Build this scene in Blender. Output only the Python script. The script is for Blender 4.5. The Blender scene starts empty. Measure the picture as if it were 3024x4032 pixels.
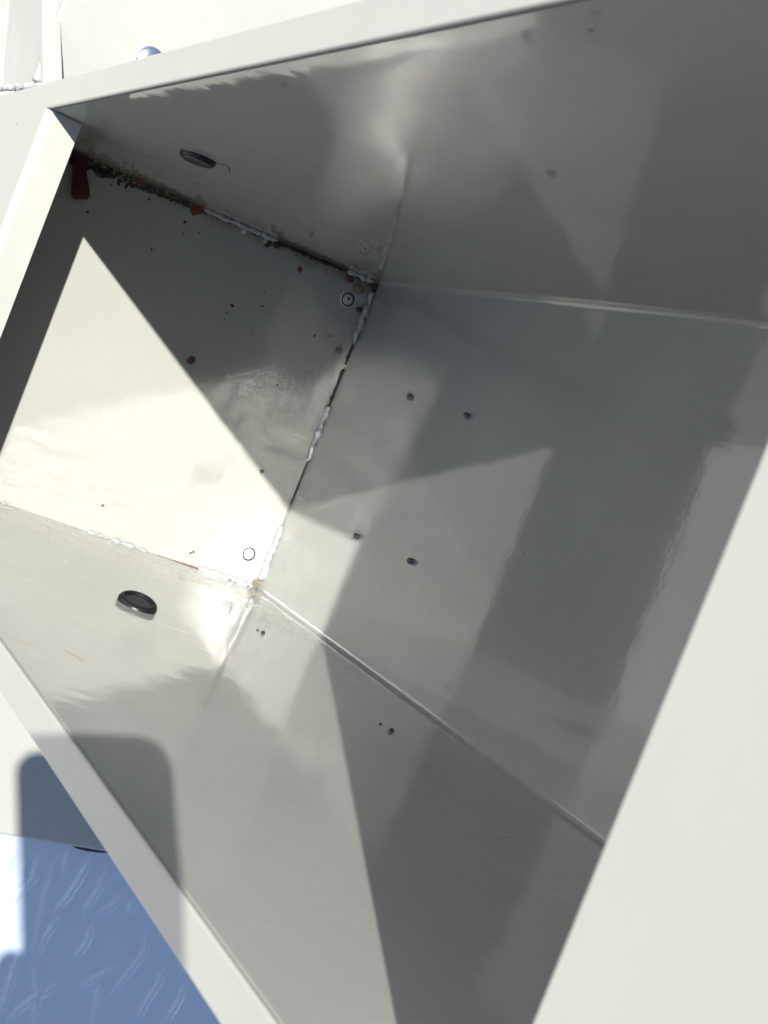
import bpy, bmesh, math, random
from mathutils import Vector, Matrix, noise as mnoise
rnd = random.Random(7)
S = 0.2                      # metres per box unit (the box is 0.2 m between its two side panels)
# box axes: x = up the cabinet from its floor panel, y = from the right side panel to the left one, z = out of the opening
def W(p): return Vector((-p[1], -p[2], p[0])) * S
def Wd(p): return Vector((-p[1], -p[2], p[0]))
sc = bpy.context.scene

# ---------------------------------------------------------------- camera
CAM = (3.5074, 0.4987, 1.9409)
RIGHT, DOWN, FWD = (0.493743, 0.366781, -0.788473), (0.225983, -0.929666, -0.290950), (-0.839732, -0.034527, -0.541902)
cd = bpy.data.cameras.new('camera'); cam = bpy.data.objects.new('camera', cd); sc.collection.objects.link(cam); sc.camera = cam
r_, u_, b_ = Wd(RIGHT), -Wd(DOWN), -Wd(FWD)
mw = Matrix((r_, u_, b_)).transposed().to_4x4(); mw.translation = W(CAM); cam.matrix_world = mw
cd.sensor_fit = 'VERTICAL'; cd.sensor_height = 36; cd.sensor_width = 27
cd.lens = 5174.4 / 4032 * 36; cd.clip_start = 0.005; cd.clip_end = 500
cd.dof.use_dof = True; cd.dof.focus_distance = 0.70; cd.dof.aperture_fstop = cd.lens / 1.3; cd.dof.aperture_blades = 0

# ---------------------------------------------------------------- sky, sun, exposure
sun_travel = Wd((-1.9867, -0.6397, -1.0)).normalized()
to_sun = -sun_travel
wd = bpy.data.worlds.new('World'); sc.world = wd; wd.use_nodes = True
nt = wd.node_tree; bg = nt.nodes['Background']
sky = nt.nodes.new('ShaderNodeTexSky'); sky.sky_type = 'NISHITA'; sky.sun_disc = False
sky.sun_elevation = math.asin(to_sun.z); sky.sun_rotation = math.atan2(to_sun.x, to_sun.y)
nt.links.new(sky.outputs[0], bg.inputs[0]); bg.inputs[1].default_value = 0.076
sl = bpy.data.lights.new('sun', 'SUN'); sl.energy = 5.0; sl.angle = math.radians(0.53); sl.color = (1.0, 0.965, 0.90)
so = bpy.data.objects.new('sun', sl); sc.collection.objects.link(so)
so.rotation_euler = sun_travel.to_track_quat('-Z', 'Y').to_euler(); so.location = (0, 0, 3)
sc.view_settings.view_transform = 'Standard'; sc.view_settings.look = 'None'; sc.view_settings.gamma = 1
sc.view_settings.exposure = 1.17
cy = sc.cycles
sc.render.engine = 'CYCLES'
cy.use_denoising = True; cy.max_bounces = 12; cy.diffuse_bounces = 8; cy.glossy_bounces = 6
cy.caustics_reflective = True; cy.blur_glossy = 0.0; cy.sample_clamp_indirect = 0.0
cy.use_guiding = True; cy.use_surface_guiding = True; cy.guiding_training_samples = 128   # so that sunlight mirrored off the gloss paint is found

# ---------------------------------------------------------------- materials
def mat(name, base=(.5, .5, .5), rough=.5, metal=0., spec=.5):
    m = bpy.data.materials.new(name); m.use_nodes = True
    b = m.node_tree.nodes['Principled BSDF']
    b.inputs['Base Color'].default_value = (*base, 1); b.inputs['Roughness'].default_value = rough
    b.inputs['Metallic'].default_value = metal; b.inputs['Specular IOR Level'].default_value = spec
    return m, m.node_tree, b
def N(t, kind, **kw):
    n = t.nodes.new(kind)
    for k, v in kw.items():
        if k in n.inputs: n.inputs[k].default_value = v
        else: setattr(n, k, v)
    return n
def paint(name, base=(.262, .268, .250), rough=.06, peel=.014, grime=None, spec=1.0, ripple=0):
    """sprayed enamel: faint cloudy tone, orange peel, dirt dots, pale smears; grime = list of (point, normal, reach, strength) of dirty seams"""
    m, t, b = mat(name, base, rough, 0, spec)
    L = t.links.new
    geo = N(t, 'ShaderNodeNewGeometry')
    n1 = N(t, 'ShaderNodeTexNoise', Scale=14., Detail=4.); L(geo.outputs['Position'], n1.inputs['Vector'])
    mr = N(t, 'ShaderNodeMapRange'); mr.inputs[1].default_value = .3; mr.inputs[2].default_value = .7; mr.inputs[3].default_value = .955; mr.inputs[4].default_value = 1.03
    L(n1.outputs['Fac'], mr.inputs[0])
    mul = N(t, 'ShaderNodeMix', data_type='RGBA', blend_type='MULTIPLY'); mul.inputs[0].default_value = 1
    mul.inputs[6].default_value = (*base, 1); L(mr.outputs[0], mul.inputs[7])
    col = mul.outputs[2]
    # tiny dirt dots
    v = N(t, 'ShaderNodeTexVoronoi', Scale=95.); L(geo.outputs['Position'], v.inputs['Vector'])
    lt = N(t, 'ShaderNodeMath', operation='LESS_THAN'); lt.inputs[1].default_value = .075; L(v.outputs['Distance'], lt.inputs[0])
    sepc = N(t, 'ShaderNodeSeparateColor'); L(v.outputs['Color'], sepc.inputs[0])
    gt = N(t, 'ShaderNodeMath', operation='GREATER_THAN'); gt.inputs[1].default_value = .9; L(sepc.outputs[0], gt.inputs[0])
    dd = N(t, 'ShaderNodeMath', operation='MULTIPLY'); L(lt.outputs[0], dd.inputs[0]); L(gt.outputs[0], dd.inputs[1])
    ds = N(t, 'ShaderNodeMath', operation='MULTIPLY'); L(dd.outputs[0], ds.inputs[0]); ds.inputs[1].default_value = .45
    mx = N(t, 'ShaderNodeMix', data_type='RGBA'); L(ds.outputs[0], mx.inputs[0]); L(col, mx.inputs[6]); mx.inputs[7].default_value = (.16, .14, .11, 1)
    col = mx.outputs[2]
    rsrc = None
    for (pt, nrm, reach, strength, tint) in (grime or []):
        sub = N(t, 'ShaderNodeVectorMath', operation='SUBTRACT'); L(geo.outputs['Position'], sub.inputs[0]); sub.inputs[1].default_value = W(pt)
        dot = N(t, 'ShaderNodeVectorMath', operation='DOT_PRODUCT'); L(sub.outputs[0], dot.inputs[0]); dot.inputs[1].default_value = Wd(nrm).normalized()
        nn = N(t, 'ShaderNodeTexNoise', Scale=75., Detail=6., Roughness=.65); L(geo.outputs['Position'], nn.inputs['Vector'])
        ma = N(t, 'ShaderNodeMath', operation='MULTIPLY_ADD'); L(nn.outputs['Fac'], ma.inputs[0]); ma.inputs[1].default_value = reach * 1.5; ma.inputs[2].default_value = -reach * .75
        ad = N(t, 'ShaderNodeMath', operation='ADD'); L(dot.outputs['Value'], ad.inputs[0]); L(ma.outputs[0], ad.inputs[1])
        mp = N(t, 'ShaderNodeMapRange', interpolation_type='SMOOTHSTEP'); L(ad.outputs[0], mp.inputs[0])
        mp.inputs[1].default_value = 0; mp.inputs[2].default_value = reach; mp.inputs[3].default_value = strength; mp.inputs[4].default_value = 0
        g = N(t, 'ShaderNodeMix', data_type='RGBA'); L(mp.outputs[0], g.inputs[0]); L(col, g.inputs[6]); g.inputs[7].default_value = (*tint, 1)
        col = g.outputs[2]
    if ripple:      # pale smears across the panel
        mq = N(t, 'ShaderNodeMapping'); mq.inputs['Scale'].default_value = (1, .55, 1.6); mq.inputs['Rotation'].default_value = (.5, 0, 0); L(geo.outputs['Position'], mq.inputs['Vector'])
        sm = N(t, 'ShaderNodeTexNoise', Scale=62., Detail=3., Roughness=.55); L(mq.outputs[0], sm.inputs['Vector'])
        sr = N(t, 'ShaderNodeMapRange', interpolation_type='SMOOTHSTEP'); L(sm.outputs['Fac'], sr.inputs[0])
        sr.inputs[1].default_value = .66; sr.inputs[2].default_value = .78; sr.inputs[3].default_value = 0; sr.inputs[4].default_value = .45
        sx = N(t, 'ShaderNodeMix', data_type='RGBA'); L(sr.outputs[0], sx.inputs[0]); L(col, sx.inputs[6]); sx.inputs[7].default_value = (.45, .45, .43, 1); col = sx.outputs[2]
    L(col, b.inputs['Base Color'])
    nr = N(t, 'ShaderNodeTexNoise', Scale=30., Detail=5.); L(geo.outputs['Position'], nr.inputs['Vector'])
    rr = N(t, 'ShaderNodeMapRange'); rr.inputs[3].default_value = rough * .7; rr.inputs[4].default_value = rough * 1.35
    L(nr.outputs['Fac'], rr.inputs[0])
    L(rr.outputs[0], b.inputs['Roughness'])
    pn = N(t, 'ShaderNodeTexNoise', Scale=330., Detail=2.); L(geo.outputs['Position'], pn.inputs['Vector'])
    pw = N(t, 'ShaderNodeTexNoise', Scale=28., Detail=2.); L(geo.outputs['Position'], pw.inputs['Vector'])
    b1 = N(t, 'ShaderNodeBump'); b1.inputs['Strength'].default_value = peel; b1.inputs['Distance'].default_value = .002; L(pn.outputs['Fac'], b1.inputs['Height'])
    b2 = N(t, 'ShaderNodeBump'); b2.inputs['Strength'].default_value = .04; b2.inputs['Distance'].default_value = .006; L(pw.outputs['Fac'], b2.inputs['Height'])
    L(b1.outputs[0], b2.inputs['Normal'])
    if ripple:      # brush-like waviness of the sprayed coat
        pr_ = N(t, 'ShaderNodeTexNoise', Scale=150., Detail=2.); mp_ = N(t, 'ShaderNodeMapping'); mp_.inputs['Scale'].default_value = (1, .55, 1.25)
        L(geo.outputs['Position'], mp_.inputs['Vector']); L(mp_.outputs[0], pr_.inputs['Vector'])
        b3 = N(t, 'ShaderNodeBump'); b3.inputs['Strength'].default_value = ripple; b3.inputs['Distance'].default_value = .004; L(pr_.outputs['Fac'], b3.inputs['Height'])
        L(b1.outputs[0], b3.inputs['Normal']); L(b3.outputs[0], b2.inputs['Normal'])
    L(b2.outputs[0], b.inputs['Normal'])
    return m
BROWN = (.10, .08, .055); RUST = (.22, .09, .04); PALE = (.66, .69, .72)
D0 = 1.1992
k_ = -0.026466; g1, g2, e1, e2 = 0.030108, 0.024714, -0.019789, -0.039681
Bf = lambda x, z: 1 + g1 * x + e2 * z
Df = lambda x, z: -g2 * x - e1 * z
XL, LIP, XR, RA, RB = 0.446, 0.0831, 2.812, 0.0675, 0.0556
X1 = 3.1
M = {}
M['floor'] = paint('enamel_floor', base=(.264, .270, .250), rough=.16, peel=.08, grime=[((0, .985, 0), (0, -1, 0), .009, .75, BROWN)])
M['left'] = paint('enamel_left_side', base=(.285, .29, .268), rough=.03, peel=.006, grime=[((0.0, 1, 0), (1, 0, 0), .022, .72, (.085, .07, .045)), ((0.0, 1, 1.2), (.35, 0, -1), .022, .6, (.09, .075, .05))])
M['panel'] = paint('enamel_panel')
M['right'] = paint('enamel_right_side', base=(.31, .315, .295), ripple=.018)
M['plug'] = paint('plug_paint', base=(.36, .38, .385), rough=.12)
M['seamrust'] = None
M['frame'] = paint('enamel_frame', base=(.306, .312, .290), rough=.16)
M['plate'] = paint('enamel_plate', base=(.288, .292, .264), rough=.25)
M['weld'] = paint('enamel_weld', base=(.265, .28, .287), rough=.3, peel=.25)
M['rubber'] = mat('black_rubber', (.008, .008, .009), .35, 0, .3)[0]
M['hole'] = mat('dark_gap', (.01, .01, .01), .9)[0]
M['steel'] = mat('bright_steel', (.55, .56, .58), .25, 1.)[0]
M['screw'] = mat('dark_screw_steel', (.10, .10, .10), .35, .8)[0]
M['phone'] = mat('phone_plastic', (.02, .02, .022), .3)[0]
M['glass'] = mat('lens_glass', (.01, .01, .015), .05)[0]
def rough_mat(name, a, b_, scale=300.):
    m, t, bs = mat(name, a, .85)
    geo = N(t, 'ShaderNodeNewGeometry'); n = N(t, 'ShaderNodeTexNoise', Scale=scale, Detail=4.); t.links.new(geo.outputs['Position'], n.inputs['Vector'])
    mx = N(t, 'ShaderNodeMix', data_type='RGBA'); t.links.new(n.outputs['Fac'], mx.inputs[0]); mx.inputs[6].default_value = (*a, 1); mx.inputs[7].default_value = (*b_, 1)
    t.links.new(mx.outputs[2], bs.inputs['Base Color']); return m
M['rust'] = rough_mat('rust_flake', (.13, .034, .021), (.06, .02, .014))
M['peg'] = rough_mat('red_brown_peg', (.042, .010, .006), (.022, .006, .004), 120.)
M['dirt'] = rough_mat('black_dirt', (.012, .010, .008), (.05, .04, .03))
M['dirt_tan'] = rough_mat('tan_dirt', (.22, .18, .12), (.12, .09, .06))
M['stone'] = rough_mat('pale_grit', (.45, .42, .35), (.3, .27, .21))
M['seamrust'] = rough_mat('seam_rust', (.17, .075, .045), (.06, .045, .035), 240.)
M['notch'] = rough_mat('notch_rust', (.06, .042, .03), (.15, .13, .105), 420.)
M['concrete'] = rough_mat('concrete_ground', (.34, .33, .31), (.26, .25, .24), 3.)

# ---------------------------------------------------------------- helpers
def link(name, verts, faces, material, parent=None, smooth=False, mats=None, world=False):
    """one mesh object; verts in box units (or metres if world); origin at its own centre"""
    V = [Vector(v) if world else W(v) for v in verts]
    lo = Vector([min(v[i] for v in V) for i in range(3)]); hi = Vector([max(v[i] for v in V) for i in range(3)])
    c = (lo + hi) / 2
    me = bpy.data.meshes.new(name); me.from_pydata([v - c for v in V], [], faces); me.update()
    bm = bmesh.new(); bm.from_mesh(me); bmesh.ops.recalc_face_normals(bm, faces=bm.faces); bm.to_mesh(me); bm.free()
    for m in (mats or [material]): me.materials.append(m)
    if smooth is True:
        for p in me.polygons: p.use_smooth = True
    o = bpy.data.objects.new(name, me); sc.collection.objects.link(o)
    base = Vector((0, 0, 0))
    q = parent
    while q: base += q.location; q = q.parent
    o.location = c - base; o.parent = parent
    return o
def tag(o, label=None, cat=None, group=None, kind=None):
    if label: o['label'] = label
    if cat: o['category'] = cat
    if group: o['group'] = group
    if kind: o['kind'] = kind
    return o
def empty(name, p, label, cat, group=None):
    o = bpy.data.objects.new(name, None); o.empty_display_size = .02; sc.collection.objects.link(o); o.location = W(p)
    return tag(o, label, cat, group)
def bevel(o, w, seg=3, angle=30):
    bm = bmesh.new(); bm.from_mesh(o.data)
    es = [e for e in bm.edges if len(e.link_faces) == 2 and e.calc_face_angle(0) > math.radians(angle)]
    bmesh.ops.bevel(bm, geom=es, offset=w * S, segments=seg, affect='EDGES', profile=.5, clamp_overlap=True)
    for f in bm.faces: f.smooth = True
    bm.to_mesh(o.data); bm.free()
    try: o.data.set_sharp_from_angle(angle=math.radians(50))
    except Exception: pass
    # keep big faces flat: face weighted normals
    wn = o.modifiers.new('weighted', 'WEIGHTED_NORMAL'); wn.keep_sharp = True
    return o
def prism(name, poly, off, material, parent=None, bev=0):
    """solid slab: polygon of 3-D points pushed by off"""
    n = len(poly); off = Vector(off)
    V = [Vector(p) for p in poly] + [Vector(p) + off for p in poly]
    F = [tuple(range(n)), tuple(range(2 * n - 1, n - 1, -1))] + [(i, (i + 1) % n, n + (i + 1) % n, n + i) for i in range(n)]
    o = link(name, V, F, material, parent)
    if bev: bevel(o, bev)
    return o
def frame_of(n):
    n = Vector(n).normalized(); a = Vector((1, 0, 0)) if abs(n.x) < .8 else Vector((0, 1, 0))
    u = n.cross(a).normalized(); return u, n.cross(u), n
def lathe(name, c, n, prof, material, parent=None, seg=28, mats=None, face_mat=None, jig=0, smooth=True):
    """prof: list of (radius, height) about axis n at c, box units"""
    u, v, n = frame_of(n); c = Vector(c); V = []; F = []
    for r, h in prof:
        for i in range(seg):
            a = 2 * math.pi * i / seg; rr = r * (1 + (rnd.uniform(-jig, jig) if jig else 0))
            V.append(c + u * rr * math.cos(a) + v * rr * math.sin(a) + n * h)
    for j in range(len(prof) - 1):
        for i in range(seg): F.append((j * seg + i, j * seg + (i + 1) % seg, (j + 1) * seg + (i + 1) % seg, (j + 1) * seg + i))
    if prof[0][0] > 1e-6 and prof[0] != prof[-1]: F.append(tuple(range(seg))[::-1])
    if prof[-1][0] > 1e-6 and prof[0] != prof[-1]: F.append(tuple(range((len(prof) - 1) * seg, len(prof) * seg)))
    o = link(name, V, F, material, parent, smooth, mats)
    if smooth:
        try: o.data.set_sharp_from_angle(angle=math.radians(40))
        except Exception: pass
    return o
def chunk(c, r, n=(1, 0, 0), flat=.6, sub=1, seed=None):
    """irregular lump: verts, faces (box units) sitting on a surface of normal n"""
    bm = bmesh.new(); bmesh.ops.create_icosphere(bm, subdivisions=sub, radius=1)
    u, v, n = frame_of(n); a = rnd.uniform(.65, 1.3); off = Vector((rnd.uniform(0, 99), rnd.uniform(0, 99), 0)); ang = rnd.uniform(0, 6.28)
    V = []
    for x in bm.verts:
        q = x.co * (1 + .55 * mnoise.noise(x.co * 1.3 + off)); q.x *= a
        qx, qy = q.x * math.cos(ang) - q.y * math.sin(ang), q.x * math.sin(ang) + q.y * math.cos(ang)
        V.append(Vector(c) + (u * qx + v * qy + n * (q.z * flat + flat * .75)) * r)
    F = [tuple(x.index for x in f.verts) for f in bm.faces]; bm.free(); return V, F
def bead(name, a, b, r, parent, material=None, seed=0, kind='weld'):
    """weld bead: lumpy run of overlapping puddles between two points"""
    a, b = Vector(a), Vector(b); L = (b - a).length; t = (b - a).normalized(); u, v, _ = frame_of(t)
    n = max(14, int(L / (r * .22))); V = []; F = []; sg = 14
    for i in range(n + 1):
        s = i / n; d = s * L; q = d / r
        rr = r * (.70 + .55 * mnoise.noise(Vector((q * .42, seed * 5.3, 4))) + .28 * mnoise.noise(Vector((q * 1.1, seed * 3.1, 9))))
        rr = max(r * .28, rr)
        e = min(1, min(s, 1 - s) * L / (r * 1.1)); rr *= math.sqrt(max(.02, 1 - (1 - e) ** 2))
        c = a + t * d + u * .45 * r * mnoise.noise(Vector((q * .5, 7, seed))) + v * .45 * r * mnoise.noise(Vector((q * .5, 17, seed)))
        for j in range(sg):
            an = 2 * math.pi * j / sg
            k = 1 + .34 * mnoise.noise(Vector((q * .9 + math.cos(an) * .9, math.sin(an) * .9, seed))) + .12 * mnoise.noise(Vector((q * 2.6 + math.cos(an) * 2, math.sin(an) * 2, seed + 5)))
            V.append(c + (u * math.cos(an) + v * math.sin(an)) * rr * k + t * r * .25 * mnoise.noise(Vector((q * 1.3, an, seed))))
    for i in range(n):
        for j in range(sg): F.append((i * sg + j, i * sg + (j + 1) % sg, (i + 1) * sg + (j + 1) % sg, (i + 1) * sg + j))
    F.append(tuple(range(sg))); F.append(tuple(range(n * sg, n * sg + sg)))
    return link(name, V, F, material or M['weld'], parent, True)

# ---------------------------------------------------------------- ground
g = link('ground', [(-3.2, -500, -500), (-3.2, 500, -500), (-3.2, 500, 500), (-3.2, -500, 500)], [(0, 1, 2, 3)], M['concrete'])
tag(g, 'grey concrete ground under the cabinet', kind='structure')

# ---------------------------------------------------------------- the cabinet
cab = empty('metal_cabinet', (0, .5, .6), 'open grey-cream painted steel cabinet with welded inner seams', 'cabinet')
T = .0085
# floor panel: lies just under the other panels, so that a dark hairline joint shows between the weld beads
fp = prism('floor_panel', [(k_ * -.03 - .003, -.03, -.03), (k_ * -.03 - .003, 1.03, -.03), (k_ * 1.18 - .003, 1.0 + e2 * 1.18 + .02, 1.18), (k_ * 1.18 - .003, -.01, 1.18)], (-T, 0, 0), M['floor'], cab)
# back panel with rounded bends into both side panels
def bend(E, d1, d2, r, seg=8):
    d1, d2 = Vector(d1).normalized(), Vector(d2).normalized(); th = d1.angle(d2); t = r / math.tan(th / 2)
    c = Vector(E) + (d1 + d2).normalized() * (r / math.sin(th / 2)); s = Vector(E) + d1 * t - c; e = Vector(E) + d2 * t - c
    return [c + s.slerp(e, i / seg).normalized() * r if 0 < i < seg else c + (s if i == 0 else e) for i in range(seg + 1)]
RB_ = .013
def section(x):
    q1 = bend((x, Df(x, 0), 0), (0, 1, 0), (0, -e1, 1), RB_)[::-1]
    q2 = bend((x, Bf(x, 0), 0), (0, -1, 0), (0, e2, 1), RB_)
    inner = q1 + q2
    c = Vector((x, .5, .4)); outer = []
    for q in inner:
        outer.append(None)
    return inner
sa, sb = section(0.0), section(X1)
def shell(name, A, B_, push, parent, material):
    """two profile curves lofted to a sheet, thickened outward by push(point)"""
    n = len(A); V = list(A) + list(B_) + [p + push(p) for p in A] + [p + push(p) for p in B_]; F = []
    for i in range(n - 1):
        F.append((i, i + 1, n + i + 1, n + i)); F.append((2 * n + i, 3 * n + i, 3 * n + i + 1, 2 * n + i + 1))
    F += [(0, n, 3 * n, 2 * n), (n - 1, 3 * n - 1, 4 * n - 1, 2 * n - 1)]
    for i in range(n - 1): F += [(i, 2 * n + i, 2 * n + i + 1, i + 1), (n + i, n + i + 1, 3 * n + i + 1, 3 * n + i)]
    o = link(name, V, F, material, parent, True)
    try: o.data.set_sharp_from_angle(angle=math.radians(40))
    except Exception: pass
    o.modifiers.new('weighted', 'WEIGHTED_NORMAL').keep_sharp = True
    return o
def push_out(p):
    d = Vector((0, p.y - .5, p.z - .5)); 
    v = Vector((0, 0, 0))
    if p.z < RB_ * 1.1: v.z = -T
    if p.y > .9: v.y = T
    if p.y < .1: v.y = -T
    return v
back = shell('back_panel', sa, sb, push_out, cab, M['panel'])
tz = sa[0].z
lt = Vector(sa[-1]).z
def side(name, f, z0a, z0b, sgn, material):
    zf = D0 - .012
    P = [(0, f(0, z0a), z0a), (X1, f(X1, z0b), z0b), (X1, f(X1, zf), zf), (k_ * zf, f(k_ * zf, zf), zf)]
    return prism(name, P, (0, sgn * T, 0), material, cab)
spl = side('side_panel', Bf, sa[-1].z + .0005, sb[-1].z + .0005, 1, M['left']); spl['label'] = 'glossy shaded side panel under the top rail'
spr = side('side_panel', Df, sa[0].z + .0005, sb[0].z + .0005, -1, M['right']); spr['label'] = 'half sunlit side panel by the lower rail'
endp = prism('end_panel', [(X1 + .004, -.1, -.01), (X1 + .004, 1.12, -.01), (X1 + .004, 1.07, D0 - .03), (X1 + .004, -.07, D0 - .03)], (T, 0, 0), M['panel'], cab)
# front frame: a plate with the opening cut out, edges rolled
FR = .012
xa, xb = -2.2, 4.7
xs = XL - .018
inn = [(xs, Df(xs, D0)), (xs, Bf(xs, D0)), (XR, Bf(XR, D0)), (XR, Df(XR, D0))]
out = [(xa, Df(xa, D0) - RB), (xa, Bf(xa, D0) + RA), (xb, Bf(xb, D0) + RA), (xb, Df(xb, D0) - RB)]
V = []; F = []
for z in (D0, D0 - T):
    V += [(x, y, z) for x, y in inn] + [(x, y, z) for x, y in out]
for i in range(4):
    j = (i + 1) % 4
    F += [(i, j, 4 + j, 4 + i), (8 + j, 8 + i, 12 + i, 12 + j), (i, 8 + i, 8 + j, j), (4 + j, 12 + j, 12 + i, 4 + i)]
ff = link('front_frame', V, F, M['frame'], cab); bevel(ff, .0038, 3)
# rolled lip along the floor end of the opening: bends from the frame into the cabinet
n = 10; prof = [(xs, D0)] + [(xs + .018 * math.sin(math.pi / 2 * i / n), D0 - .018 * (1 - math.cos(math.pi / 2 * i / n))) for i in range(1, n + 1)] + [(XL, D0 - LIP)]
V = []; F = []
ya, yb = Df(XL, D0), Bf(XL, D0)
pin = prof; pout = [(x - (T if z < D0 - .001 else 0), z - (T if z > D0 - .03 else 0)) for x, z in prof]
ring = pin + pout[::-1]
for y in (ya + .001, yb - .002): V += [(x, y, z) for x, z in ring]
m_ = len(ring)
F = [(i, (i + 1) % m_, m_ + (i + 1) % m_, m_ + i) for i in range(m_)] + [tuple(range(m_)), tuple(range(2 * m_ - 1, m_ - 1, -1))]
lip = link('folded_lip', V, F, M['frame'], cab, True)
try: lip.data.set_sharp_from_angle(angle=math.radians(35))
except Exception: pass
lip.modifiers.new('weighted', 'WEIGHTED_NORMAL').keep_sharp = True
# outer returns of the rails
for nm, f, sg, w in (('rail_return', Bf, 1, RA), ('rail_return', Df, -1, RB)):
    y0 = lambda x: f(x, D0) + sg * (w - .0085)
    prism(nm, [(xa, y0(xa), D0 - T - .001), (xb, y0(xb), D0 - T - .001), (xb, y0(xb), D0 - .05), (xa, y0(xa), D0 - .05)], (0, sg * .007, 0), M['frame'], cab)

# welds along the seams of the floor panel
fx = lambda z: k_ * z
def wb(a, b, r, s=0, m=None): return bead('weld_bead', a, b, r * .80, cab, m, s)
wb((.008, .968, .010), (.008, .800, .008), .0155, 1); wb((.008, .600, .008), (.008, .415, .007), .0135, 2)
wb((.008, .205, .007), (.010, .135, .008), .015, 3); wb((.008, .150, .008), (.008, .028, .008), .0165, 4)
for za, zb, s, r in ((.84, .79, 5, .019), (.575, .385, 6, .013), (.215, .035, 7, .0155)):
    wb((fx(za) + .007, .008, za), (fx(zb) + .007, .006, zb), r, s)
for za, zb, s, r in ((.60, .36, 8, .012), (.115, .02, 9, .014)):
    wb((fx(za) + .012, Bf(0, za) - .004, za), (fx(zb) + .012, Bf(0, zb) - .004, zb), r, s)
# thin rust lines, and dark strips standing in for the shadowed seam gaps
def streak(name, a, b, w, m, s, nrm=(1, 0, 0)):
    a, b = Vector(a), Vector(b); t = (b - a); L = t.length; t.normalize(); n_ = Vector(nrm).normalized(); u = n_.cross(t); V = []; F = []; k = max(6, int(L / .012))
    for i in range(k + 1):
        c = a + t * L * i / k; e = w * (.35 + .65 * abs(mnoise.noise(Vector((i * .45, s, 0)))) * 1.8) * (1 if 0 < i < k else .2)
        V += [c - u * e, c + n_ * w * .5, c + u * e]
    for i in range(k): F += [(3 * i, 3 * i + 1, 3 * i + 4, 3 * i + 3), (3 * i + 1, 3 * i + 2, 3 * i + 5, 3 * i + 4)]
    return link(name, V, F, m, cab)
streak('rust_streak', (fx(.38) + .001, .006, .38), (fx(.21) + .001, .006, .21), .0032, M['seamrust'], 3)
streak('rust_streak', (.001, .41, .004), (.001, .20, .004), .003, M['seamrust'], 5)
streak('seam_gap', (.0015, .985, .004), (.0015, .60, .004), .0085, M['hole'], 8)
streak('seam_gap', (.0015, .61, .004), (.0015, .405, .004), .006, M['hole'], 12)
streak('seam_gap', (.002, .41, .003), (.002, .28, .003), .0055, M['hole'], 9)
streak('seam_gap', (fx(.79), .004, .79), (fx(.575), .004, .575), .003, M['dirt'], 10)
streak('seam_gap', (fx(.36) + .001, Bf(0, .36) - .006, .36), (fx(.12) + .001, Bf(0, .12) - .006, .12), .008, M['hole'], 11)
# rusty unfilled notch where the seams meet by the sunlit corner
V, F = chunk((-.001, .010, .014), .0120, (1, .3, .3), .35, 3); link('rust_notch', V, F, M['notch'], cab)
# plugs: flush rivets set in the floor panel corners
def rivet(c, label, centre=False):
    n_ = (1, 0, -k_)
    ro = lathe('rivet', c, n_, [(.0265, -.001), (.0240, .0016), (.0215, .0020), (.0208, .0010), (.0170, .0010), (.0162, .0026), (.0145, .0040), (.009, .0047), (.0, .0048)], None, cab, 36, [M['plug'], M['hole']])
    for p in ro.data.polygons:
        cc = (p.center).length / S
        if .0168 < cc < .0212: p.material_index = 1
    ro['label'] = label
    if centre:
        lathe('rivet_hole', Vector(c) + Vector((.0048, .002, 0)), n_, [(.0045, -.001), (.0045, .0004), (0, .0006)], M['hole'], ro, 12)
    return ro
rivet((fx(.074) - .0028, .916, .074), 'shaded round plug with a dark centre hole', True)
rivet((fx(.072) - .0028, .0934, .072), 'sunlit round plug by the lower corner')
# screw points that come through the panels, and smaller ones shaped as their reflections
def tip(c, n_, h=.016, r=.0085, tilt=(0, 0, 0)):
    prof = []
    n_ = (Vector(n_) + Vector(tilt)).normalized(); z = -.003; k = 0
    while z < h * .75:
        prof += [(r, z), (r * .78, z + .0018)]; z += .0036
    prof += [(r * .6, h * .85), (r * .12, h)]
    return lathe('tip_and_reflection', c, n_, prof, M['screw'], cab, 14, smooth=False)
for x, y in ((.4194, .6946), (.4244, .282), (.7075, .6906), (.7132, .2888)): tip((x, y, 0), (0, 0, 1), .017, tilt=(rnd.uniform(-.1, .1), rnd.uniform(-.1, .1), 0))
for x, z in ((.660, .307), (1.274, .279)): tip((x, Df(x, z), z), (g2, 1, e1), .008, .006)
for x, z in ((.640, .313),  (1.240, .288)): tip((x, Df(x, z), z), (g2, 1, e1), .004, .004)  # small points modelling the mirror images of the two tips above
# rubber grommets in the side panels
def grommet(c, n_, R, h, label, cap=.1):
    pr = [(R * .70, -.002), (R * .68, h * .45), (R * .71, h * .85), (R * .77, h), (R * .87, h * .95), (R * .96, h * .6), (R, h * .2), (R * 1.0, -.006)]
    go = lathe('cable_grommet', c, n_, pr, M['rubber'], cab, 40); go['label'] = label
    lathe('grommet_hole', Vector(c) + Vector(n_).normalized() * h * cap, n_, [(R * .72, -.001), (R * .72, 0), (0, .0004)], M['hole'], go, 24)
    return go
grommet((.795, Df(.795, .715) + .0075, .715), (g2 + .22, 1, e1 + .10), .046, .0105, 'black cable grommet in the sunlit side panel', .2)
grommet((.650, Bf(.650, .905), .905), (g1, -1, e2), .042, .013, 'black cable grommet in the shaded side panel', .9)
# scuffs where the paint is through to rust
for (x0, z0, x1, z1, w) in ((1.350, 1.062, 1.385, 1.036, .0022), (1.365, 1.160, 1.378, 1.135, .0014)):
    a = (x0, Df(x0, z0) + .0006, z0); b = (x1, Df(x1, z1) + .0006, z1)
    o = streak('rust_scratch', a, b, w, M['dirt_tan'], x0 * 7, (g2, 1, e1))
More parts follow.
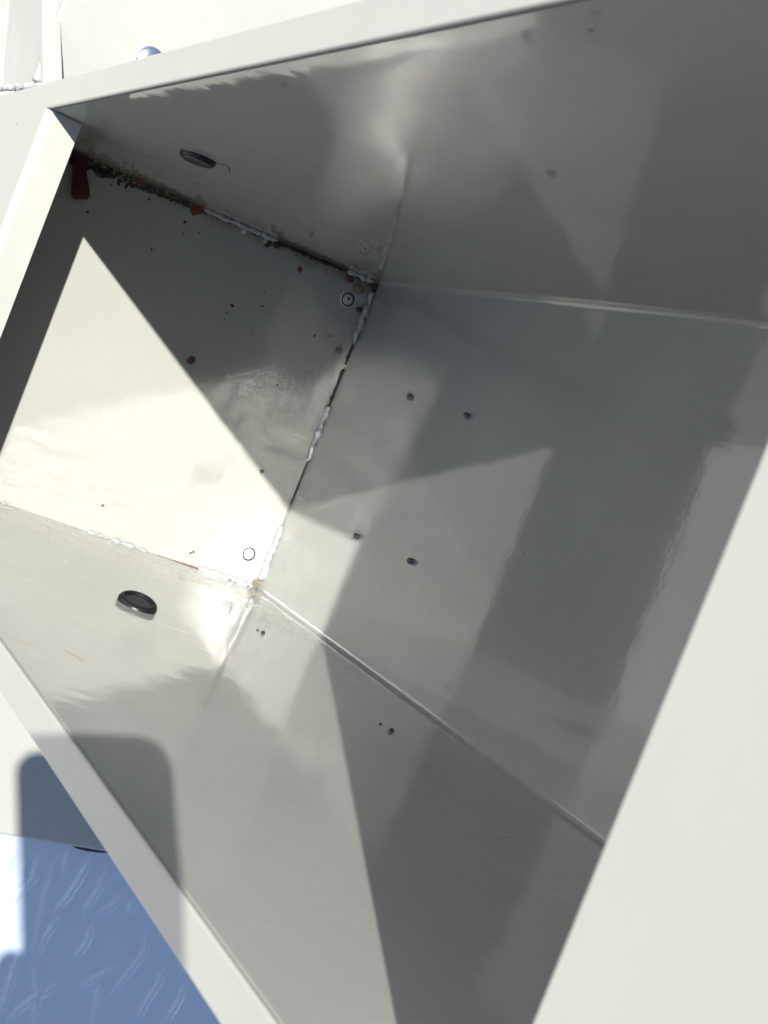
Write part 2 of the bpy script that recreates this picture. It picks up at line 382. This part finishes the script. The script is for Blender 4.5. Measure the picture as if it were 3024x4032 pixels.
# hair crack that runs from the shaded grommet, and two faint stains higher on that panel
cr = [(.681, .867), (.703, .858), (.695, .846), (.625, .812)]
for (xa_, za_), (xb_, zb_) in zip(cr[:-1], cr[1:]):
    streak('hair_crack', (xa_, Bf(xa_, za_) - .0006, za_), (xb_, Bf(xb_, zb_) - .0006, zb_), .0016, M['dirt'], xa_ * 9, (g1, -1, e2))
for x, z, r_s in ((2.288, 1.134, .004),):
    lathe('stain_spot', (x, Bf(x, z) - .0004, z), (g1, -1, e2), [(r_s, 0), (r_s * .6, .0004), (0, .0005)], M['dirt_tan'], cab, 12, jig=.2)
# nicks in the frame's paint
for x, y, l in ((.05, .86, .012), (.22, .93, .007), (-.05, .70, .006), (3.02, .42, .006), (3.15, .18, .008), (3.35, .75, .006)):
    streak('paint_nick', (x, y, D0 + .0003), (x + l, y + l * .7, D0 + .0003), .0014, M['dirt_tan'], x * 5, (0, 0, 1))
# ---------------------------------------------------------------- what lies in the cabinet
def mesh_tagged(name, V, F, m, label, cat, group=None, smooth=False):
    return tag(link(name, V, F, m, None, smooth), label, cat, group)
# red-brown peg on the floor, against the left side panel
pa, pb = Vector((fx(.99) + .022, .985, .985)), Vector((fx(.93) + .030, .853, .930))
t = (pb - pa).normalized(); u, v, _ = frame_of(t); V = []; F = []; sg = 8
for s, r in ((0, .014), (.1, .017), (.55, .019), (.80, .0235), (.93, .024), (1.0, .0165)):
    c = pa.lerp(pb, s)
    for j in range(sg): V.append(c + (u * math.cos(6.283 * j / sg + .3) + v * math.sin(6.283 * j / sg + .3)) * r * 1.0)
for i in range(5):
    for j in range(sg): F.append((i * sg + j, i * sg + (j + 1) % sg, (i + 1) * sg + (j + 1) % sg, (i + 1) * sg + j))
F += [tuple(range(sg)), tuple(range(5 * sg, 6 * sg))]
mesh_tagged('wooden_peg', V, F, M['peg'], 'red-brown faceted peg lying in the dirty corner under the folded lip', 'peg')
tag(lathe('rubber_washer', (fx(.905) + .001, .958, .898), (1, 0, -k_), [(.012, .0), (.0125, .009), (.018, .012), (.025, .009), (.0275, .0)], M['rubber'], None, 24), 'small black rubber ring lying beside the red-brown peg', 'washer')
# grime packed along the left seam
V = []; F = []; MI = []
def addc(c, r, mi, n_=(1, 0, 0), flat=.7):
    v_, f_ = chunk(c, r, n_, flat, 1); b0 = len(V); V.extend(v_); F.extend([tuple(b0 + i for i in q) for q in f_]); MI.extend([mi] * len(f_))
for i in range(2600):
    z = 1.04 - (rnd.random() ** 1.15) * .70
    dens = .017 * max(0.12, min(1, (z - .32) / .5)) ** 1.3 + .003
    y = Bf(0, z) - abs(rnd.gauss(0, .42)) * dens
    r = rnd.uniform(.0012, .0040) * (1.3 if z > .75 else 1)
    h = rnd.random() * max(0, .012 - (Bf(0, z) - y)) * .7
    addc((fx(z) - .001 + h, y, z), r, rnd.choices([0, 1, 2], [.80, .16, .04])[0])
bz = [1.03, .93, .80, .68, .58, .50]
for z0, z1, w, mi in zip(bz[:-1], bz[1:], (.021, .016, .012, .009, .006), (0, 0, 0, 0, 0)):
    for i in range(46):
        z = rnd.uniform(z1, z0); addc((fx(z) - .004, Bf(0, z) - rnd.uniform(.0, w) - .002, z), rnd.uniform(.007, .013) * (w / .021) ** .5, mi, (1, 0, 0), .35)
for i in range(260):
    z = rnd.uniform(.02, .45); addc((fx(z) - .001, Bf(0, z) - abs(rnd.gauss(0, .006)) - .002, z), rnd.uniform(.001, .003), rnd.choices([0, 1], [.8, .2])[0])
for i in range(60): addc((rnd.uniform(0, .012), Bf(0, 0) - rnd.uniform(0, .02), rnd.uniform(0.004, .026)), rnd.uniform(.002, .006), rnd.choices([0, 1], [.8, .2])[0])
for i in range(40):
    z = rnd.uniform(.0, .03); addc((.002, rnd.uniform(.01, .03), z), rnd.uniform(.001, .003), 1)
gr = link('packed_dirt', V, F, None, None, False, [M['dirt'], M['dirt_tan'], M['stone']])
for p, mi in zip(gr.data.polygons, MI): p.material_index = mi
tag(gr, 'black and brown grit packed along the dirty seam of the cabinet floor', 'dirt', kind='stuff')
# rust chips: each one a thing
RC = [((.5702, .4681), .0105, 'rust-red chip alone beside the point of sunlight on the floor panel'),
      ((.9348, .2554), .0085, 'rust-red chip below the black stretch of the dirty seam'),
      ((.978, .095), .0120, 'rust-red chip wedged at the seam beside the shaded round plug'),
      ((.972, .612), .0190, 'largest rust-red lump halfway along the dirty seam'),
      ((.976, .788), .0170, 'flat brick-red flake in the dirt nearest the black rubber ring'),
      ((.974, .735), .0085, 'small orange crumb in the dirt beside the flat brick-red flake'),
      ((.0421, .2521), .0042, 'tiny rust crumb on the sunlit floor by the lower weld'),
      ((.0485, .2454), .0036, 'tiniest rust crumb touching another on the sunlit floor'),
      ((.0952, .5576), .0044, 'lone rust speck on the sunlit floor above the long lower weld'),
      ((.957, .055), .0135, 'dull brown flake between the shaded plug and the dark corner')]
for i, ((y, z), r, lb) in enumerate(RC):
    v_, f_ = chunk((fx(z) - .002, y, z), r, (1, 0, 0), .55, 2); mesh_tagged('rust_chip', v_, f_, M['rust'] if i != 9 else M['dirt_tan'], lb, 'rust chip', 'rust chips on the cabinet floor')
PB = [((.9657, .3853), .0095, 'pale pebble with a dark side in the dirty seam', 'stone'), ((.968, .46), .009, 'pale tan pebble at the edge of the dirty seam', 'stone'), ((.970, .415), .0075, 'brownish pebble stuck in the middle of the dirty seam', 'dirt_tan'),
      ((.7635, .0398), .0085, 'brown seed-shaped grain beside the seam below the shaded plug', 'dirt_tan'), ((.7261, .0035), .0075, 'pale grain caught in the dark seam gap', 'stone'), ((.9025, .026), .0115, 'black crumb on the seam beside the shaded round plug', 'dirt'),
      ((.970, .3547), .0115, 'right one of two black crumbs hanging below the white seam paint', 'dirt'), ((.9629, .3814), .0120, 'left one of two black crumbs hanging below the white seam paint', 'dirt'), ((.3418, .1341), .0070, 'black crumb at the sharp border of sunlight and shade', 'dirt')]
for (y, z), r, lb, mk in PB:
    v_, f_ = chunk((fx(z) - .002, y, z), r, (1, 0, 0), .7, 2); mesh_tagged('grit_crumb', v_, f_, M[mk], lb, 'crumb', 'crumbs on the cabinet floor')
SP = [(.9295, .1513, 3), (.7931, .3242, 4.5), (.7599, .4124, 5.5), (.7763, .1332, 4.5), (.957, .0374, 3.5), (.8341, .3337, 2.5), (.7352, .4181, 3), (.7094, .32, 2.5), (.7943, .0838, 3), (.9775, .235, 3), (.6833, .1888, 2), (.7139, .4183, 2),
      (.8333, .8923, 5), (.934, .7489, 4), (.9658, .6978, 4.5), (.9184, .6321, 4), (.8115, .6923, 4), (.8886, .6232, 2.5), (.9084, .5819, 2.5), (.9631, .844, 3), (.955, .832, 3), (.9253, .8583, 3), (.955, .7284, 4), (.9689, .6213, 4), (.5982, .1873, 3.5)]
for y, z, r in SP:
    v_, f_ = chunk((fx(z) - .003, y, z), r * .001, (1, 0, 0), .6, 1)
    mesh_tagged('dirt_speck', v_, f_, M['dirt'], 'tiny dark dirt speck on the shaded part of the cabinet floor panel', 'speck', 'dirt specks on the shaded cabinet floor')

# ---------------------------------------------------------------- around the cabinet
def deck(name, poly, label, bev=.006):
    o = prism(name, poly, (-.03, 0, 0), M['plate'], None, bev); return tag(o, label, 'plate')
dk = deck('deck_plate', [(0, -.90, -2.2), (0, -.062, -2.2), (0, -.062, 1.13), (0, -.90, 1.13)], 'sunlit cream deck plate outside the lower rail, ending above the blue film', .012)
up = deck('deck_plate', [(0, 1.08, -2.5), (0, 5.5, -2.5), (0, 1.30, 1.150), (0, 1.08, 1.150)], 'sunlit cream deck plate outside the top rail, with a steel bolt in it', .008)
bolt = lathe('dome_bolt', (0, 1.258, .888), (1, 0, 0), [(.043, 0), (.043, .004), (.039, .005), (.037, .005), (.035, .012), (.026, .015), (.014, .0165), (0, .017)], M['steel'], None, 40)
tag(bolt, 'round bright steel bolt head half hidden behind the top rail', 'bolt')
# upright tab beside the top rail's end, bent at its right edge, welded to the frame
tabE = empty('corner_tab', (0, 1.1, 1.18), 'grey upright tab above the corner of the frame, with a white bent edge', 'tab')
P = [(-1.71, 1.595, .949), (-.083, 1.296, 1.179), (.284, 1.037, 1.179), (-1.274, 1.218, .949)]
prism('tab_plate', P, (0, 0, -.008), M['frame'], tabE)
prism('bent_edge', [(.300, 1.020, 1.187), (-.10, 1.318, 1.187), (-.10, 1.300, 1.187), (.290, 1.008, 1.187)], (0, 0, -.05), M['frame'], tabE, .004)
prism('tab_side', [(-2.6, 1.72, 1.07), (-1.73, 1.60, .955), (-1.29, 1.222, .955), (-1.7, 1.25, 1.07)], (0, 0, -.008), M['frame'], tabE)
bead('weld_bead', (-.2, 1.043, 1.195), (.27, 1.030, 1.190), .009, tabE, M['weld'], 33)
# blue film over the sheet below the deck plate
LN = [[(-.955, .271), (-1.058, .27), (-1.185, .247), (-1.288, .233)], [(-.931, .248), (-1.008, .237)], [(-.932, .172), (-1.019, .181), (-1.087, .2), (-1.142, .218)], [(-.96, .1), (-1.034, .108), (-1.103, .121), (-1.154, .107)], [(-1.126, .192), (-1.208, .218), (-1.3, .222)], [(-1.132, -.108), (-1.219, -.126), (-1.305, -.097), (-1.418, -.059)], [(-1.242, -.229), (-1.327, -.213), (-1.406, -.194), (-1.463, -.196)], [(-1.309, -.316), (-1.381, -.308), (-1.455, -.294)], [(-1.307, -.014), (-1.394, -.028), (-1.476, -.047)], [(-1.215, .274), (-1.32, .278), (-1.416, .267), (-1.502, .254)], [(-.959, .418), (-1.035, .417)], [(-.983, .369), (-1.07, .348)], [(-1.137, .08), (-1.217, .082), (-1.272, .094)], [(-1.063, -.02), (-1.104, -.016)], [(-.97, .329), (-1.034, .324), (-1.117, .362)], [(-1.042, .023), (-1.092, .044), (-1.125, .092)], [(-1.353, .103), (-1.416, .191), (-1.499, .236)], [(-1.306, .213), (-1.388, .175), (-1.493, .142)], [(-1.275, -.057), (-1.33, .011), (-1.361, .046)]]
for i in range(16):   # the same creases go on outside the picture
    y0, z0 = rnd.uniform(-2.3, -1.6), rnd.uniform(-1.2, .8); LN.append([(y0, z0), (y0 - .1, z0 + rnd.uniform(-.02, .03)), (y0 - .22, z0 + rnd.uniform(-.04, .06))])
import numpy as np
ys = np.arange(-2.5, -.86, .006); zs = np.arange(-1.3, 1.15, .006)
Y, Z = np.meshgrid(ys, zs, indexing='ij'); Hh = np.zeros_like(Y)
for li, l in enumerate(LN):
    pts = []
    for (a, b) in zip(l[:-1], l[1:]):
        kk = 8
        for i in range(kk): pts.append((a[0] + (b[0] - a[0]) * i / kk + rnd.uniform(-.002, .002), a[1] + (b[1] - a[1]) * i / kk + rnd.uniform(-.003, .003)))
    pts.append(l[-1]); best = np.zeros_like(Y)
    for i, (a, b) in enumerate(zip(pts[:-1], pts[1:])):
        s = i / max(1, len(pts) - 2); amp = math.sin(math.pi * min(.97, max(.03, s))) ** .5
        ay, az = a; dy, dz = b[0] - ay, b[1] - az; l2 = dy * dy + dz * dz + 1e-9
        tt = np.clip(((Y - ay) * dy + (Z - az) * dz) / l2, 0, 1); d2 = (Y - ay - tt * dy) ** 2 + (Z - az - tt * dz) ** 2
        best = np.maximum(best, amp * np.exp(-d2 / (2 * .0075 ** 2)))
    Hh = np.maximum(Hh, best * (.0050 + .002 * ((li * 37) % 5) / 5))
for i in range(Y.shape[0]):
    for j in range(Y.shape[1]):
        Hh[i, j] += .004 * mnoise.noise(Vector((ys[i] * 3, zs[j] * 3, 5))) + .0006 * mnoise.noise(Vector((ys[i] * 25, zs[j] * 12, 1)))
ny, nz = Y.shape
V = [(-.05 + Hh[i, j], ys[i], zs[j]) for i in range(ny) for j in range(nz)]
F = [(i * nz + j, i * nz + j + 1, (i + 1) * nz + j + 1, (i + 1) * nz + j) for i in range(ny - 1) for j in range(nz - 1)]
m, t_, bs = mat('blue_film', (.43, .485, .55), .15, 0, 1.0); bs.inputs['IOR'].default_value = 2.4
fn = N(t_, 'ShaderNodeTexNoise', Scale=420., Detail=3.); gg = N(t_, 'ShaderNodeNewGeometry'); t_.links.new(gg.outputs['Position'], fn.inputs['Vector'])
fb = N(t_, 'ShaderNodeBump'); fb.inputs['Strength'].default_value = .12; fb.inputs['Distance'].default_value = .001; t_.links.new(fn.outputs['Fac'], fb.inputs['Height']); t_.links.new(fb.outputs[0], bs.inputs['Normal'])
film = link('protective_film', V, F, m, None, True)
tag(film, 'creased pale blue protective film over the sheet below the lower rail', 'film')
V, F = chunk((-.030, -.905, .20), .014, (1, 0, 0), .45, 2)
tag(link('sealant_scrap', [Vector((p.x, -.905 + (p.y + .905) * .55, .20 + (p.z - .20) * 3.6 + .008 * mnoise.noise(p * 90))) for p in V], F, M['dirt']), 'black scrap of sealant stuck under the edge of the deck plate', 'scrap')

# ---------------------------------------------------------------- the phone that takes the picture; its shadow falls on the lower rail
PH_W, PH_H, PH_T = .077 / S, .158 / S, .0085 / S
LR, LU = .0122 / S, .0110 / S         # lens to the phone's right and top edge
ph = empty('smartphone', CAM, 'dark smartphone held upright over the open cabinet', 'phone')
rv, dv, fv = Vector(RIGHT), Vector(DOWN), Vector(FWD); c0 = Vector(CAM) - fv * (.0035 / S)
def rrect(x0, x1, y0, y1, r, n=8):
    pts = []
    for cx, cy_, a0 in ((x1 - r, y0 + r, -90), (x1 - r, y1 - r, 0), (x0 + r, y1 - r, 90), (x0 + r, y0 + r, 180)):
        for i in range(n + 1): a = math.radians(a0 + 90 * i / n); pts.append((cx + r * math.cos(a), cy_ + r * math.sin(a)))
    return pts
body = [c0 + rv * x + dv * y for x, y in rrect(LR - PH_W, LR, -LU, PH_H - LU, .011 / S)]
prism('phone_body', body, -fv * PH_T, M['phone'], ph, .004)
scr = [c0 - fv * (PH_T + .001) + rv * x + dv * y for x, y in rrect(LR - PH_W + .02, LR - .02, -LU + .02, PH_H - LU - .02, .008 / S)]
prism('phone_screen', scr, -fv * .002, M['glass'], ph)
for dx, dy in ((0, 0), (-.017 / S, .017 / S)):
    lathe('camera_lens', c0 + fv * .001 + rv * dx + dv * dy, FWD, [(.0065 / S, 0), (.0065 / S, .0012 / S), (.005 / S, .0013 / S), (0, .0010 / S)], M['glass'], ph, 24)

# the hand that holds it: thumb along its left edge, four fingers across its back and round its right edge
def hp(x, y, f): return c0 + (rv * x + dv * y + fv * f) / S
chains = [[((-.185, .450, -.100), .055), ((-.135, .345, -.062), .048), ((-.092, .250, -.028), .036), ((-.076, .205, -.010), .029), ((-.060, .152, .010), .025)]]
fing = [((-.046, .097, .019), (-.012, .086, .018), (.008, .084, .0165), (.0205, .085, .003), .0092), ((-.043, .115, .021), (-.010, .107, .019), (.010, .105, .0175), (.0220, .106, .002), .0095),
        ((-.043, .133, .021), (-.012, .127, .018), (.008, .125, .0165), (.0205, .126, .002), .0089), ((-.047, .150, .019), (-.022, .146, .017), (-.002, .144, .0155), (.010, .144, .011), .0078)]
pal = []; PR = []; PE = []
for (p, rr) in chains[0]:
    pal.append(hp(*p)); PR.append(rr / S)
for i in range(4): PE.append((i, i + 1))
for (k1, k2, k3, k4, rr) in fing:
    b0 = len(pal)
    for q, p in enumerate((k1, k2, k3, k4)): pal.append(hp(*p)); PR.append((rr * (1.2, 1.0, .93, .8)[q]) / S)
    PE += [(4, b0), (b0, b0 + 1), (b0 + 1, b0 + 2), (b0 + 2, b0 + 3)]
pal.append(hp(.014, .168, .004)); PR.append(.030 / S); PE.append((4, len(pal) - 1))  # palm heel stretched to block the sun from the film
b0 = len(pal)
for p, rr in (((-.072, .140, .004), .0135), ((-.0730, .124, -.003), .0110), ((-.0700, .106, -.007), .0095)): pal.append(hp(*p)); PR.append(rr / S)
PE += [(4, b0), (b0, b0 + 1), (b0 + 1, b0 + 2)]
# an unseen second hand, added to shade the film, mirrors it from the right
nL = len(pal); axis = hp(LR * S - PH_W * S / 2, 0, 0)
for p in list(pal):
    d = p - c0; x, y, f = d.dot(rv), d.dot(dv), d.dot(fv); xm = 2 * (LR - PH_W / 2) - x + .013 / S
    pal.append(c0 + rv * xm + dv * (y - .030 / S) + fv * (f + (.018 / S if y < .17 / S and f > .01 / S else .006 / S if y < .17 / S else 0)))
PR += PR[:nL]; PE += [(a + nL, b + nL) for a, b in PE[:]]
Wv = [W(p) for p in pal]; ctr = Wv[4]
me = bpy.data.meshes.new('person'); me.from_pydata([p - ctr for p in Wv], PE, [])
hand = bpy.data.objects.new('person', me); sc.collection.objects.link(hand); hand.location = ctr
sk = hand.modifiers.new('skin', 'SKIN')
for i, rr in enumerate(PR): me.skin_vertices[0].data[i].radius = (rr * S, rr * S)
me.skin_vertices[0].data[4].use_root = True; me.skin_vertices[0].data[4 + nL].use_root = True
hand.modifiers.new('smooth', 'SUBSURF').render_levels = 2
skm, skt, skb = mat('skin', (.42, .24, .17), .5); skb.inputs['Subsurface Weight'].default_value = 0
me.materials.append(skm)
tag(hand, 'two bare hands and forearms holding the dark smartphone by its lower half, the second hand added to shade the film', 'person')
